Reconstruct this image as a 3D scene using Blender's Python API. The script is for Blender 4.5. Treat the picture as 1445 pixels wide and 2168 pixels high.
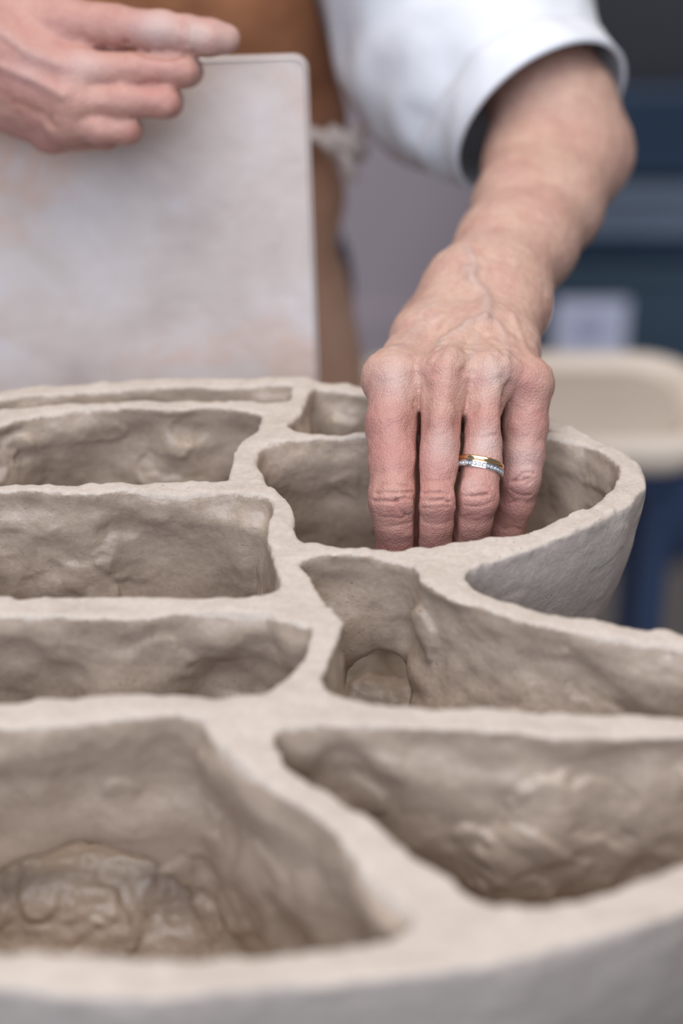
import bpy, bmesh, math, random
import numpy as np
from mathutils import Vector, Matrix

for o in list(bpy.data.objects):
    bpy.data.objects.remove(o, do_unlink=True)
scene = bpy.context.scene
C = scene.collection
random.seed(7)
RNG = np.random.default_rng(11)

# ------------------------------------------------------------------ camera, world, light, exposure
RZ = 1.0                                  # height of the clay vessel's trimmed rim above the floor
CAM = np.array([0.0, 0.0, RZ + 0.43])
PITCH = math.radians(30.0)
LENS = 70.0
F = 2168 * LENS / 36.0
cam = bpy.data.cameras.new('camera')
cam.sensor_fit = 'VERTICAL'; cam.sensor_height = 36.0; cam.sensor_width = 24.0
cam.lens = LENS; cam.clip_start = 0.02; cam.clip_end = 60
cam.dof.use_dof = True; cam.dof.focus_distance = 0.868; cam.dof.aperture_fstop = 3.2
cam_o = bpy.data.objects.new('camera', cam); C.objects.link(cam_o)
cam_o.location = CAM; cam_o.rotation_euler = (math.pi / 2 - PITCH, 0, 0)
scene.camera = cam_o

w = bpy.data.worlds.new('world'); scene.world = w; w.use_nodes = True
bg = w.node_tree.nodes['Background']
bg.inputs[0].default_value = (0.80, 0.86, 1.0, 1); bg.inputs[1].default_value = 0.18

def area(name, loc, target, sx, sy, energy, col):
    l = bpy.data.lights.new(name, 'AREA'); l.shape = 'RECTANGLE'; l.size = sx; l.size_y = sy
    l.energy = energy; l.color = col
    o = bpy.data.objects.new(name, l); C.objects.link(o); o.location = loc
    d = Vector(target) - Vector(loc); o.rotation_euler = d.to_track_quat('-Z', 'Y').to_euler()
    return o
area('window_light', (-0.5, -1.45, 2.35), (0.0, 0.8, 1.0), 2.2, 1.4, 55, (0.67, 0.795, 1.0))
area('ceiling_light', (0.1, 0.35, 3.0), (0.1, 0.55, 1.0), 2.4, 2.2, 58, (1.0, 0.98, 0.97))

scene.view_settings.view_transform = 'Standard'; scene.view_settings.look = 'None'
scene.view_settings.gamma = 1.0; scene.view_settings.use_curve_mapping = False
scene.view_settings.exposure = 0.03

# ------------------------------------------------------------------ helpers
FWD = np.array([0, math.cos(PITCH), -math.sin(PITCH)])
UP = np.array([0, math.sin(PITCH), math.cos(PITCH)])
RT = np.array([1.0, 0, 0])
def ray(x, y):
    return FWD + RT * (x - 722.5) / F + UP * (1084 - y) / F
def onz(x, y, z=RZ):                      # where the sight line meets a level plane
    r = ray(x, y); return CAM + r * ((z - CAM[2]) / r[2])
def at(x, y, d):                          # point at a given distance
    return CAM + ray(x, y) * d
def mm(px, d):                            # pixels to metres at a distance
    return px * d / F
def project(v):
    q = v - CAM; d = q @ FWD
    return np.stack([722.5 + F * (q @ RT) / d, 1084 - F * (q @ UP) / d, d], 1)

_T = RNG.random((48, 48, 48)).astype(np.float32) * 2 - 1
def noise(p, scale, off=0.0):             # smooth value noise on points
    q = np.asarray(p) * scale + off + 100.0
    i = np.floor(q).astype(np.int64); f = (q - i).astype(np.float32); f = f * f * f * (f * (f * 6 - 15) + 10)
    out = 0
    for dx in (0, 1):
        wx = f[:, 0] if dx else 1 - f[:, 0]
        for dy in (0, 1):
            wy = f[:, 1] if dy else 1 - f[:, 1]
            for dz in (0, 1):
                wz = f[:, 2] if dz else 1 - f[:, 2]
                out = out + _T[(i[:, 0] + dx) % 48, (i[:, 1] + dy) % 48, (i[:, 2] + dz) % 48] * wx * wy * wz
    return out
def sstep(a, b, x):
    t = np.clip((x - a) / (b - a), 0, 1); return t * t * (3 - 2 * t)
def smin(a, b, k):
    h = np.maximum(k - np.abs(a - b), 0) / k
    return np.minimum(a, b) - h * h * k * 0.25
def smax(a, b, k):
    h = np.maximum(k - np.abs(a - b), 0) / k
    return np.maximum(a, b) + h * h * k * 0.25

class Field:
    def __init__(s, lo, hi, h):
        s.lo = np.array(lo, float); s.h = h
        s.n = np.ceil((np.array(hi) - s.lo) / h).astype(int) + 1
        s.f = np.full(s.n, 1.0, np.float32)
        s.ax = [(s.lo[i] + h * np.arange(s.n[i])).astype(np.float32) for i in range(3)]
    def like(s):
        o = Field.__new__(Field); o.lo = s.lo; o.h = s.h; o.n = s.n; o.ax = s.ax
        o.f = np.full(s.n, 1.0, np.float32); return o
    def crop(s, lo, hi):
        sl, _, _, _ = s.box(np.array(lo), np.array(hi))
        o = Field.__new__(Field); o.h = s.h; o.sl = sl; o.ax = [s.ax[i][sl[i]] for i in range(3)]
        o.lo = np.array([a[0] for a in o.ax], float); o.n = np.array([len(a) for a in o.ax]); o.f = np.full(o.n, 1.0, np.float32); return o
    def box(s, lo, hi):
        a = np.clip(np.floor((lo - s.lo) / s.h).astype(int), 0, s.n)
        b = np.clip(np.ceil((hi - s.lo) / s.h).astype(int) + 1, 0, s.n)
        sl = tuple(slice(a[i], b[i]) for i in range(3))
        return sl, s.ax[0][sl[0]][:, None, None], s.ax[1][sl[1]][None, :, None], s.ax[2][sl[2]][None, None, :]
    def cone(s, a, b, ra, rb, k=0.004, sub=False):
        a = np.array(a, float); b = np.array(b, float); r = max(ra, rb); m = r + k + 4 * s.h
        sl, X, Y, Z = s.box(np.minimum(a, b) - m, np.maximum(a, b) + m)
        if min(s.f[sl].shape) == 0: return
        d = b - a; L = max(float(d @ d), 1e-12)
        t = np.clip(((X - a[0]) * d[0] + (Y - a[1]) * d[1] + (Z - a[2]) * d[2]) / L, 0, 1)
        dist = np.sqrt((X - a[0] - t * d[0]) ** 2 + (Y - a[1] - t * d[1]) ** 2 + (Z - a[2] - t * d[2]) ** 2) - (ra + t * (rb - ra))
        s.f[sl] = smax(s.f[sl], -dist, k) if sub else smin(s.f[sl], dist, k)
    def ball(s, c, r, k=0.004, sub=False):
        s.cone(c, np.array(c) + 1e-6, r, r, k, sub)
    def ellip(s, c, rad, k=0.004, sub=False, rot=None):
        c = np.array(c, float); rad = np.array(rad, float); m = rad.max() + k + 4 * s.h
        sl, X, Y, Z = s.box(c - m, c + m)
        if min(s.f[sl].shape) == 0: return
        R = np.eye(3) if rot is None else np.array(rot)
        q = [R[i, 0] * (X - c[0]) + R[i, 1] * (Y - c[1]) + R[i, 2] * (Z - c[2]) for i in range(3)]
        k0 = np.sqrt((q[0] / rad[0]) ** 2 + (q[1] / rad[1]) ** 2 + (q[2] / rad[2]) ** 2)
        k1 = np.sqrt((q[0] / rad[0] ** 2) ** 2 + (q[1] / rad[1] ** 2) ** 2 + (q[2] / rad[2] ** 2) ** 2) + 1e-6
        dist = k0 * (k0 - 1) / k1
        s.f[sl] = smax(s.f[sl], -dist, k) if sub else smin(s.f[sl], dist, k)
    def chain(s, pts, k=0.004):
        for (p, r), (q, t) in zip(pts[:-1], pts[1:]): s.cone(p, q, r, t, k)
    def surface(s):
        f = s.f; sg = f < 0; n = s.n
        cnt = np.zeros(n - 1, np.uint8)
        def c8(a, d): return a[d[0]:n[0] - 1 + d[0], d[1]:n[1] - 1 + d[1], d[2]:n[2] - 1 + d[2]]
        cor = [(i, j, k) for i in (0, 1) for j in (0, 1) for k in (0, 1)]
        for d in cor: cnt += c8(sg, d)
        act = (cnt > 0) & (cnt < 8)
        ii, jj, kk = np.nonzero(act)
        idx = np.full(n - 1, -1, np.int32); idx[ii, jj, kk] = np.arange(len(ii))
        g = {d: f[ii + d[0], jj + d[1], kk + d[2]].astype(np.float64) for d in cor}
        acc = np.zeros((len(ii), 3)); num = np.zeros(len(ii))
        for a in cor:
            for axis in range(3):
                if a[axis]: continue
                b = list(a); b[axis] = 1; b = tuple(b)
                m = (g[a] < 0) != (g[b] < 0)
                t = np.where(m, g[a] / np.where(m, g[a] - g[b], 1), 0)
                p = np.tile(np.array(a, float), (len(ii), 1)); p[:, axis] += t
                acc += p * m[:, None]; num += m
        v = (np.stack([ii, jj, kk], 1) + acc / num[:, None]) * s.h + s.lo
        quads = []
        for axis in range(3):
            o1, o2 = [(1, 2), (2, 0), (0, 1)][axis]
            sl0 = [slice(1, n[i] - 1) for i in range(3)]; sl1 = list(sl0)
            sl0[axis] = slice(0, n[axis] - 1); sl1[axis] = slice(1, n[axis])
            a, b = sg[tuple(sl0)], sg[tuple(sl1)]
            e = np.array(np.nonzero(a != b)).T
            ins = a[tuple(e.T)]
            e = e + np.array([1 if i != axis else 0 for i in range(3)])
            def cell(u, vv):
                q = e.copy(); q[:, o1] -= u; q[:, o2] -= vv
                return idx[q[:, 0], q[:, 1], q[:, 2]]
            q = np.stack([cell(1, 1), cell(0, 1), cell(0, 0), cell(1, 0)], 1)
            q[~ins] = q[~ins][:, ::-1]
            quads.append(q)
        q = np.concatenate(quads); q = q[(q >= 0).all(1)]
        return v, q

def mesh_from(name, v, q, mat=None, parent=None, smooth=True, normals=None):
    me = bpy.data.meshes.new(name)
    v = np.asarray(v, np.float32); q = np.asarray(q, np.int32); nf, k = q.shape
    me.vertices.add(len(v)); me.vertices.foreach_set('co', v.ravel())
    me.loops.add(nf * k); me.loops.foreach_set('vertex_index', q.ravel())
    me.polygons.add(nf); me.polygons.foreach_set('loop_start', np.arange(0, nf * k, k, dtype=np.int32))
    me.update(calc_edges=True); me.validate()
    me.polygons.foreach_set('use_smooth', np.full(len(me.polygons), smooth))
    if normals is not None: me.normals_split_custom_set_from_vertices(normals.astype(np.float32))
    return link(name, me, mat, parent)
def link(name, me, mat=None, parent=None):
    o = bpy.data.objects.new(name, me); C.objects.link(o)
    if mat: me.materials.append(mat)
    if parent: o.parent = parent
    return o
def vnormals(v, q):
    a = v[q[:, 2]] - v[q[:, 0]]; b = v[q[:, 3]] - v[q[:, 1]] if q.shape[1] == 4 else v[q[:, 1]] - v[q[:, 0]]
    n = np.cross(a, b); out = np.zeros_like(v)
    for i in range(q.shape[1]):
        for c in range(3): out[:, c] += np.bincount(q[:, i], n[:, c], len(v))
    return out / (np.linalg.norm(out, axis=1, keepdims=True) + 1e-12)
def subdivide(v, q):                       # one Catmull-Clark step on a closed quad mesh
    nv, nf = len(v), len(q); fp = v[q].mean(1)
    e = np.sort(np.stack([q, np.roll(q, -1, 1)], 2).reshape(-1, 2), 1)
    key, inv, cnt = np.unique(e[:, 0].astype(np.int64) * nv + e[:, 1], return_inverse=True, return_counts=True)
    a, b = key // nv, key % nv; fe = np.repeat(np.arange(nf), 4); ne = len(key)
    fs = np.stack([np.bincount(inv, fp[fe, c], ne) for c in range(3)], 1) / cnt[:, None]
    mid = (v[a] + v[b]) / 2; ep = (mid + fs) / 2
    val = np.bincount(a, minlength=nv) + np.bincount(b, minlength=nv)
    Rm = np.stack([np.bincount(a, mid[:, c], nv) + np.bincount(b, mid[:, c], nv) for c in range(3)], 1) / val[:, None]
    nfv = np.bincount(q.ravel(), minlength=nv)
    Fm = np.stack([np.bincount(q.ravel(), np.repeat(fp[:, c], 4), nv) for c in range(3)], 1) / nfv[:, None]
    vp = (Fm + 2 * Rm + (val[:, None] - 3) * v) / val[:, None]
    ei = inv.reshape(nf, 4) + nv; fi = np.arange(nf) + nv + ne
    out = np.concatenate([np.stack([q[:, k], ei[:, k], fi, ei[:, (k + 3) % 4]], 1) for k in range(4)])
    return np.concatenate([vp, ep, fp]), out
def empty(name, loc=(0, 0, 0)):
    o = bpy.data.objects.new(name, None); C.objects.link(o); o.location = loc; o.empty_display_size = 0.05; return o
def tag(o, label=None, cat=None, group=None, kind=None):
    for k, x in (('label', label), ('category', cat), ('group', group), ('kind', kind)):
        if x: o[k] = x
    return o
def place(root):                          # keep world positions of children built in world space
    for ch in root.children: ch.location = Vector(ch.location) - root.location
def bm_obj(name, bm, mat, parent=None, smooth=False):
    me = bpy.data.meshes.new(name); bm.to_mesh(me); bm.free()
    if smooth: me.polygons.foreach_set('use_smooth', [True] * len(me.polygons))
    return link(name, me, mat, parent)
def box(name, lo, hi, mat, parent=None, bev=0.0, seg=2):
    bm = bmesh.new(); bmesh.ops.create_cube(bm, size=1)
    lo = Vector(lo); hi = Vector(hi)
    for v in bm.verts: v.co = Vector([(lo[i] + hi[i]) / 2 + v.co[i] * (hi[i] - lo[i]) for i in range(3)])
    if bev: bmesh.ops.bevel(bm, geom=bm.edges[:], offset=bev, segments=seg, affect='EDGES', profile=0.5)
    return bm_obj(name, bm, mat, parent, smooth=False)
def loft(rings, closed=True, caps=False):
    n = len(rings[0]); v = np.concatenate(rings); q = []
    for i in range(len(rings) - 1):
        for j in range(n if closed else n - 1):
            a = i * n + j; b = i * n + (j + 1) % n
            q.append((a, b, b + n, a + n))
    return v, np.array(q)
def tube(pts, radii, sides=10):
    pts = [np.array(p, float) for p in pts]; rings = []
    for i, p in enumerate(pts):
        t = pts[min(i + 1, len(pts) - 1)] - pts[max(i - 1, 0)]; t /= np.linalg.norm(t)
        a = np.cross(t, [0.3, 0.2, 1.0]); a /= np.linalg.norm(a); b = np.cross(t, a)
        r = radii[i] if hasattr(radii, '__len__') else radii
        rings.append(np.array([p + r * (math.cos(u) * a + math.sin(u) * b) for u in np.linspace(0, 2 * math.pi, sides, endpoint=False)]))
    rings = [np.tile(pts[0], (sides, 1)) + (rings[0] - pts[0]) * 0.02] + rings + [np.tile(pts[-1], (sides, 1)) + (rings[-1] - pts[-1]) * 0.02]
    return loft(rings)
def catmull(p, n=8, closed=True):
    p = np.array(p, float); m = len(p); out = []
    for i in range(m if closed else m - 1):
        if closed: a, b, c, d = p[i - 1], p[i], p[(i + 1) % m], p[(i + 2) % m]
        else: a, b, c, d = p[max(i - 1, 0)], p[i], p[i + 1], p[min(i + 2, m - 1)]
        for t in np.arange(n) / n:
            out.append(0.5 * ((2 * b) + (c - a) * t + (2 * a - 5 * b + 4 * c - d) * t * t + (3 * b - a - 3 * c + d) * t ** 3))
    if not closed: out.append(p[-1])
    return np.array(out)

# ------------------------------------------------------------------ materials
class M:
    def __init__(s, name, rough=0.6, spec=0.5):
        s.m = bpy.data.materials.new(name); s.m.use_nodes = True; s.t = s.m.node_tree
        s.b = s.t.nodes['Principled BSDF']; s.b.inputs['Roughness'].default_value = rough
        s.b.inputs['Specular IOR Level'].default_value = spec
        s.tc = s.t.nodes.new('ShaderNodeNewGeometry').outputs['Position']
    def n(s, kind, **kw):
        x = s.t.nodes.new(kind)
        for k, v in kw.items():
            if k in x.inputs: x.inputs[k].default_value = v
            else: setattr(x, k, v)
        return x
    def link(s, a, b): s.t.links.new(a, b)
    def noise(s, scale, detail=4, rough=0.55, dist=0.0, vec=None):
        x = s.n('ShaderNodeTexNoise', Scale=scale, Detail=detail, Roughness=rough, Distortion=dist)
        s.link(vec or s.tc, x.inputs['Vector']); return x.outputs['Fac']
    def ramp(s, fac, stops):
        r = s.n('ShaderNodeValToRGB'); e = r.color_ramp.elements
        while len(e) < len(stops): e.new(0.5)
        for i, (p, c) in enumerate(stops): e[i].position = p; e[i].color = (*c, 1) if len(c) == 3 else c
        s.link(fac, r.inputs[0]); return r.outputs[0]
    def mix(s, fac, a, b, blend='MIX'):
        x = s.n('ShaderNodeMix', data_type='RGBA', blend_type=blend)
        for sock, val in ((x.inputs[0], fac), (x.inputs[6], a), (x.inputs[7], b)):
            if isinstance(val, (int, float)): sock.default_value = val
            elif isinstance(val, tuple): sock.default_value = (*val, 1) if len(val) == 3 else val
            else: s.link(val, sock)
        return x.outputs[2]
    def math(s, op, a, b=0.0):
        x = s.n('ShaderNodeMath', operation=op)
        for i, val in enumerate((a, b)):
            if isinstance(val, (int, float)): x.inputs[i].default_value = val
            else: s.link(val, x.inputs[i])
        return x.outputs[0]
    def color(s, c):
        if isinstance(c, tuple): s.b.inputs['Base Color'].default_value = (*c, 1)
        else: s.link(c, s.b.inputs['Base Color'])
        return s
    def bump(s, h, dist=0.001, strength=1.0):
        b = s.n('ShaderNodeBump'); b.inputs['Distance'].default_value = dist; b.inputs['Strength'].default_value = strength
        s.link(h, b.inputs['Height'])
        if s.b.inputs['Normal'].is_linked: s.link(s.b.inputs['Normal'].links[0].from_socket, b.inputs['Normal'])
        s.link(b.outputs[0], s.b.inputs['Normal']); return s
    def attr(s, name):
        x = s.n('ShaderNodeAttribute', attribute_name=name); return x.outputs['Fac']

def plain(name, c1, c2, scale=8.0, rough=0.6, bump=0.0, bscale=None, spec=0.5, metal=0.0):
    k = M(name, rough, spec); k.color(k.ramp(k.noise(scale), [(0.3, c1), (0.7, c2)]))
    if bump: k.bump(k.noise(bscale or scale * 6), bump)
    k.b.inputs['Metallic'].default_value = metal
    return k.m

def clay_mat(name, a, b, c, rough, dark=0.0):
    k = M(name, rough, 0.45)
    col = k.ramp(k.noise(26, 5, 0.6, 0.6), [(0.28, a), (0.5, b), (0.75, c)])
    fine = k.noise(420, 4, 0.65)
    col = k.mix(0.35, col, k.ramp(fine, [(0.3, tuple(x * 0.72 for x in b)), (0.65, tuple(min(1, x * 1.22) for x in b))]))
    vo = k.n('ShaderNodeTexVoronoi', Scale=260.0); k.link(k.tc, vo.inputs['Vector'])
    pit = k.ramp(vo.outputs['Distance'], [(0.03, (0, 0, 0)), (0.14, (1, 1, 1))])
    gate = k.ramp(k.noise(60, 2), [(0.54, (1, 1, 1)), (0.62, (0, 0, 0))])
    pits = k.math('MAXIMUM', pit, gate)
    if dark:
        inv = k.math('MULTIPLY', k.math('SUBTRACT', 1.0, pits), dark); col = k.mix(inv, col, tuple(x * 0.35 for x in a))
    k.color(col)
    k.bump(k.noise(70, 6, 0.55, 0.4), 0.0012, 0.8)
    k.bump(fine, 0.0004, 0.6)
    k.bump(pits, 0.0007, 0.8)
    return k.m
CLAY_WALL = clay_mat('damp_grey_clay', (0.35, 0.26, 0.193), (0.405, 0.305, 0.228), (0.455, 0.348, 0.264), 0.36, 0.25)
CLAY_RIM = clay_mat('dry_trimmed_clay', (0.445, 0.368, 0.302), (0.493, 0.41, 0.342), (0.533, 0.447, 0.374), 0.8)
CLAY_OUT = clay_mat('drying_clay_outside', (0.43, 0.355, 0.297), (0.49, 0.405, 0.342), (0.54, 0.45, 0.38), 0.65, 0.55)

def skin_mat(name, base, light, red):
    k = M(name, 0.47, 0.4)
    col = k.ramp(k.noise(55, 5, 0.6, 0.5), [(0.3, base), (0.7, light)])
    col = k.mix(k.math('MULTIPLY', k.ramp(k.noise(150, 4, 0.6), [(0.45, (0, 0, 0)), (0.7, (1, 1, 1))]), 0.35), col, red)
    col = k.mix(k.math('MULTIPLY', k.ramp(k.noise(330, 3, 0.6, 0.4), [(0.42, (0, 0, 0)), (0.62, (1, 1, 1))]), 0.22), col, (0.64, 0.45, 0.37))
    col = k.mix(k.math('MULTIPLY', k.ramp(k.noise(24, 3, 0.6, 0.4), [(0.45, (0, 0, 0)), (0.7, (1, 1, 1))]), 0.28), col, red)
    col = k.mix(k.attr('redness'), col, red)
    col = k.mix(k.attr('vein'), col, (0.46, 0.36, 0.32))
    col = k.mix(k.attr('dust'), col, (0.60, 0.50, 0.45))
    col = k.mix(k.attr('crease'), col, (0.36, 0.14, 0.09))
    k.color(col)
    k.b.inputs['Subsurface Weight'].default_value = 0.12
    k.b.inputs['Subsurface Radius'].default_value = (1.0, 0.35, 0.2)
    k.b.inputs['Subsurface Scale'].default_value = 0.003
    vo = k.n('ShaderNodeTexVoronoi', Scale=620.0, feature='DISTANCE_TO_EDGE'); k.link(k.tc, vo.inputs['Vector'])
    k.bump(k.ramp(vo.outputs['Distance'], [(0.0, (0, 0, 0)), (0.25, (1, 1, 1))]), 0.00022, 0.6)
    k.bump(k.noise(230, 5, 0.6, 0.8), 0.0006, 0.7)
    return k.m
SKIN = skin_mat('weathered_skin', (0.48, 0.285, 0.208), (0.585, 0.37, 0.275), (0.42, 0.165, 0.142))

k = M('white_cotton', 0.8, 0.2); k.color((0.68, 0.68, 0.70)); k.bump(k.noise(900, 2), 0.0003, 0.5); k.bump(k.noise(14, 3), 0.01, 0.35); SHIRT = k.m
k = M('brown_leather', 0.62, 0.35)
col = k.ramp(k.noise(7, 5, 0.6, 0.5), [(0.3, (0.36, 0.135, 0.055)), (0.6, (0.46, 0.195, 0.09)), (0.8, (0.55, 0.27, 0.15))])
zz = k.n('ShaderNodeSeparateXYZ'); k.link(k.tc, zz.inputs[0])
dust = k.n('ShaderNodeMapRange'); k.link(zz.outputs[2], dust.inputs[0])
for i, v in ((1, 1.03), (2, 0.86), (3, 0.0), (4, 1.7)): dust.inputs[i].default_value = v
k.color(k.mix(k.math('MULTIPLY', dust.outputs[0], k.noise(16, 4)), col, (0.92, 0.56, 0.38)))   # clay dust on the lap, strengthened to brighten the shaded lower apron
k.bump(k.noise(30, 4), 0.004, 0.5); k.bump(k.noise(600, 3), 0.0003, 0.5); LEATHER = k.m
k = M('stained_board', 0.6, 0.4)
col = k.ramp(k.noise(14, 6, 0.6, 0.4), [(0.3, (0.47, 0.385, 0.35)), (0.5, (0.58, 0.49, 0.44)), (0.72, (0.66, 0.58, 0.55))])
st = k.ramp(k.noise(11, 5, 0.6, 0.8), [(0.48, (0, 0, 0)), (0.68, (1, 1, 1))])
col = k.mix(k.math('MULTIPLY', st, 0.75), col, (0.60, 0.345, 0.22))
st2 = k.ramp(k.noise(19, 4, 0.6, 0.3), [(0.6, (0, 0, 0)), (0.75, (1, 1, 1))])
k.color(k.mix(k.math('MULTIPLY', st2, 0.35), col, (0.60, 0.61, 0.68))); k.bump(k.noise(70, 5), 0.0008); BOARD = k.m
BOARD_EDGE = plain('board_edge', (0.54, 0.46, 0.42), (0.60, 0.52, 0.48), 40)
PLASTER = plain('cream_plaster', (0.80, 0.675, 0.55), (0.85, 0.72, 0.60), 9, 0.75, 0.001, 60)
SLAB = plain('beige_clay_slab', (0.57, 0.465, 0.37), (0.62, 0.51, 0.41), 10, 0.8, 0.001, 50)
CREAM = plain('cream_tape', (0.55, 0.46, 0.41), (0.62, 0.53, 0.47), 60, 0.85)
DENIM = plain('dark_trousers', (0.10, 0.10, 0.13), (0.13, 0.13, 0.16), 30, 0.9)
SHOE = plain('black_shoe', (0.03, 0.03, 0.03), (0.05, 0.05, 0.05), 30, 0.6)
GOLD = plain('gold', (0.85, 0.58, 0.30), (0.92, 0.68, 0.40), 300, 0.16, metal=1.0)
SILVER = plain('silver', (0.80, 0.80, 0.80), (0.9, 0.9, 0.9), 300, 0.14, metal=1.0)
k = M('diamond', 0.02, 0.9); k.color((0.95, 0.96, 1.0)); k.b.inputs['IOR'].default_value = 2.2; k.b.inputs['Transmission Weight'].default_value = 0.75; GEM = k.m
WALL = plain('mauve_wall_paint', (0.56, 0.475, 0.52), (0.60, 0.515, 0.56), 2.0, 0.9)
FLOOR = plain('concrete_floor', (0.17, 0.145, 0.135), (0.21, 0.185, 0.17), 3.0, 0.8, 0.002, 30)
DARK = plain('charcoal_metal', (0.050, 0.048, 0.058), (0.060, 0.057, 0.067), 4, 0.55)
NAVY = plain('navy_plastic', (0.020, 0.042, 0.080), (0.028, 0.055, 0.10), 6, 0.5)
NAVY2 = plain('dusty_blue_plastic', (0.16, 0.20, 0.27), (0.185, 0.23, 0.30), 6, 0.55)
TEAL = plain('slate_blue_plastic', (0.050, 0.083, 0.125), (0.064, 0.10, 0.145), 6, 0.5)
BLUE = plain('blue_paint', (0.035, 0.065, 0.14), (0.05, 0.085, 0.17), 6, 0.5)
PAPER = plain('lilac_white_paper', (0.74, 0.76, 0.95), (0.78, 0.80, 0.97), 5, 0.8)
INK = plain('faded_blue_ink', (0.30, 0.31, 0.50), (0.34, 0.35, 0.54), 20, 0.8)
WOOD = plain('pale_wood', (0.34, 0.23, 0.14), (0.42, 0.30, 0.19), 12, 0.7)

# ------------------------------------------------------------------ the room
def structure(o): o['kind'] = 'structure'; return o
structure(box('floor', (-4, -3.5, -0.05), (4, 4.6, 0.0), FLOOR))
structure(box('wall_back', (-4, 2.95, 0.0), (4, 3.05, 3.2), WALL))
structure(box('baseboard_back', (-4, 2.935, 0.0), (4, 2.9499, 0.10), WALL))

# ------------------------------------------------------------------ clay vessel
def zc(scale, ox, oy, pts): return [(ox + x / scale, oy + y / scale) for x, y in pts]
Z4 = lambda p: zc(1.901, 0, 760, p)
Z1 = lambda p: zc(2.007, 680, 640, p)
Z5 = lambda p: zc(1.6056, 0, 1450, p)
Z6 = lambda p: zc(1.710, 600, 1280, p)
outer = (Z4([(0, 125), (200, 97), (450, 78), (700, 70), (1000, 72), (1270, 78), (1445, 92)])
    + [(900, 822), (1040, 846)]
    + Z1([(960, 485), (1060, 520), (1150, 560), (1250, 610), (1330, 665), (1372, 720), (1380, 765), (1350, 810), (1300, 865), (1200, 918), (1080, 970),
          (960, 1010), (850, 1045), (720, 1090), (650, 1120), (618, 1148), (622, 1185), (680, 1225), (800, 1265), (920, 1300), (1040, 1327), (1200, 1352), (1310, 1375)])
    + [(1400, 1334), (1445, 1342), (1600, 1372), (1740, 1430), (1830, 1540), (1800, 1690), (1650, 1830)]
    + Z6([(1445, 1105), (1300, 1160), (1150, 1210), (950, 1265), (700, 1310), (400, 1345), (0, 1385)])
    + Z5([(800, 1045), (550, 1063), (300, 1058), (0, 1030)])
    + [(-200, 2030), (-420, 1880), (-520, 1600), (-480, 1300), (-360, 1050), (-200, 890)])
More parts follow.
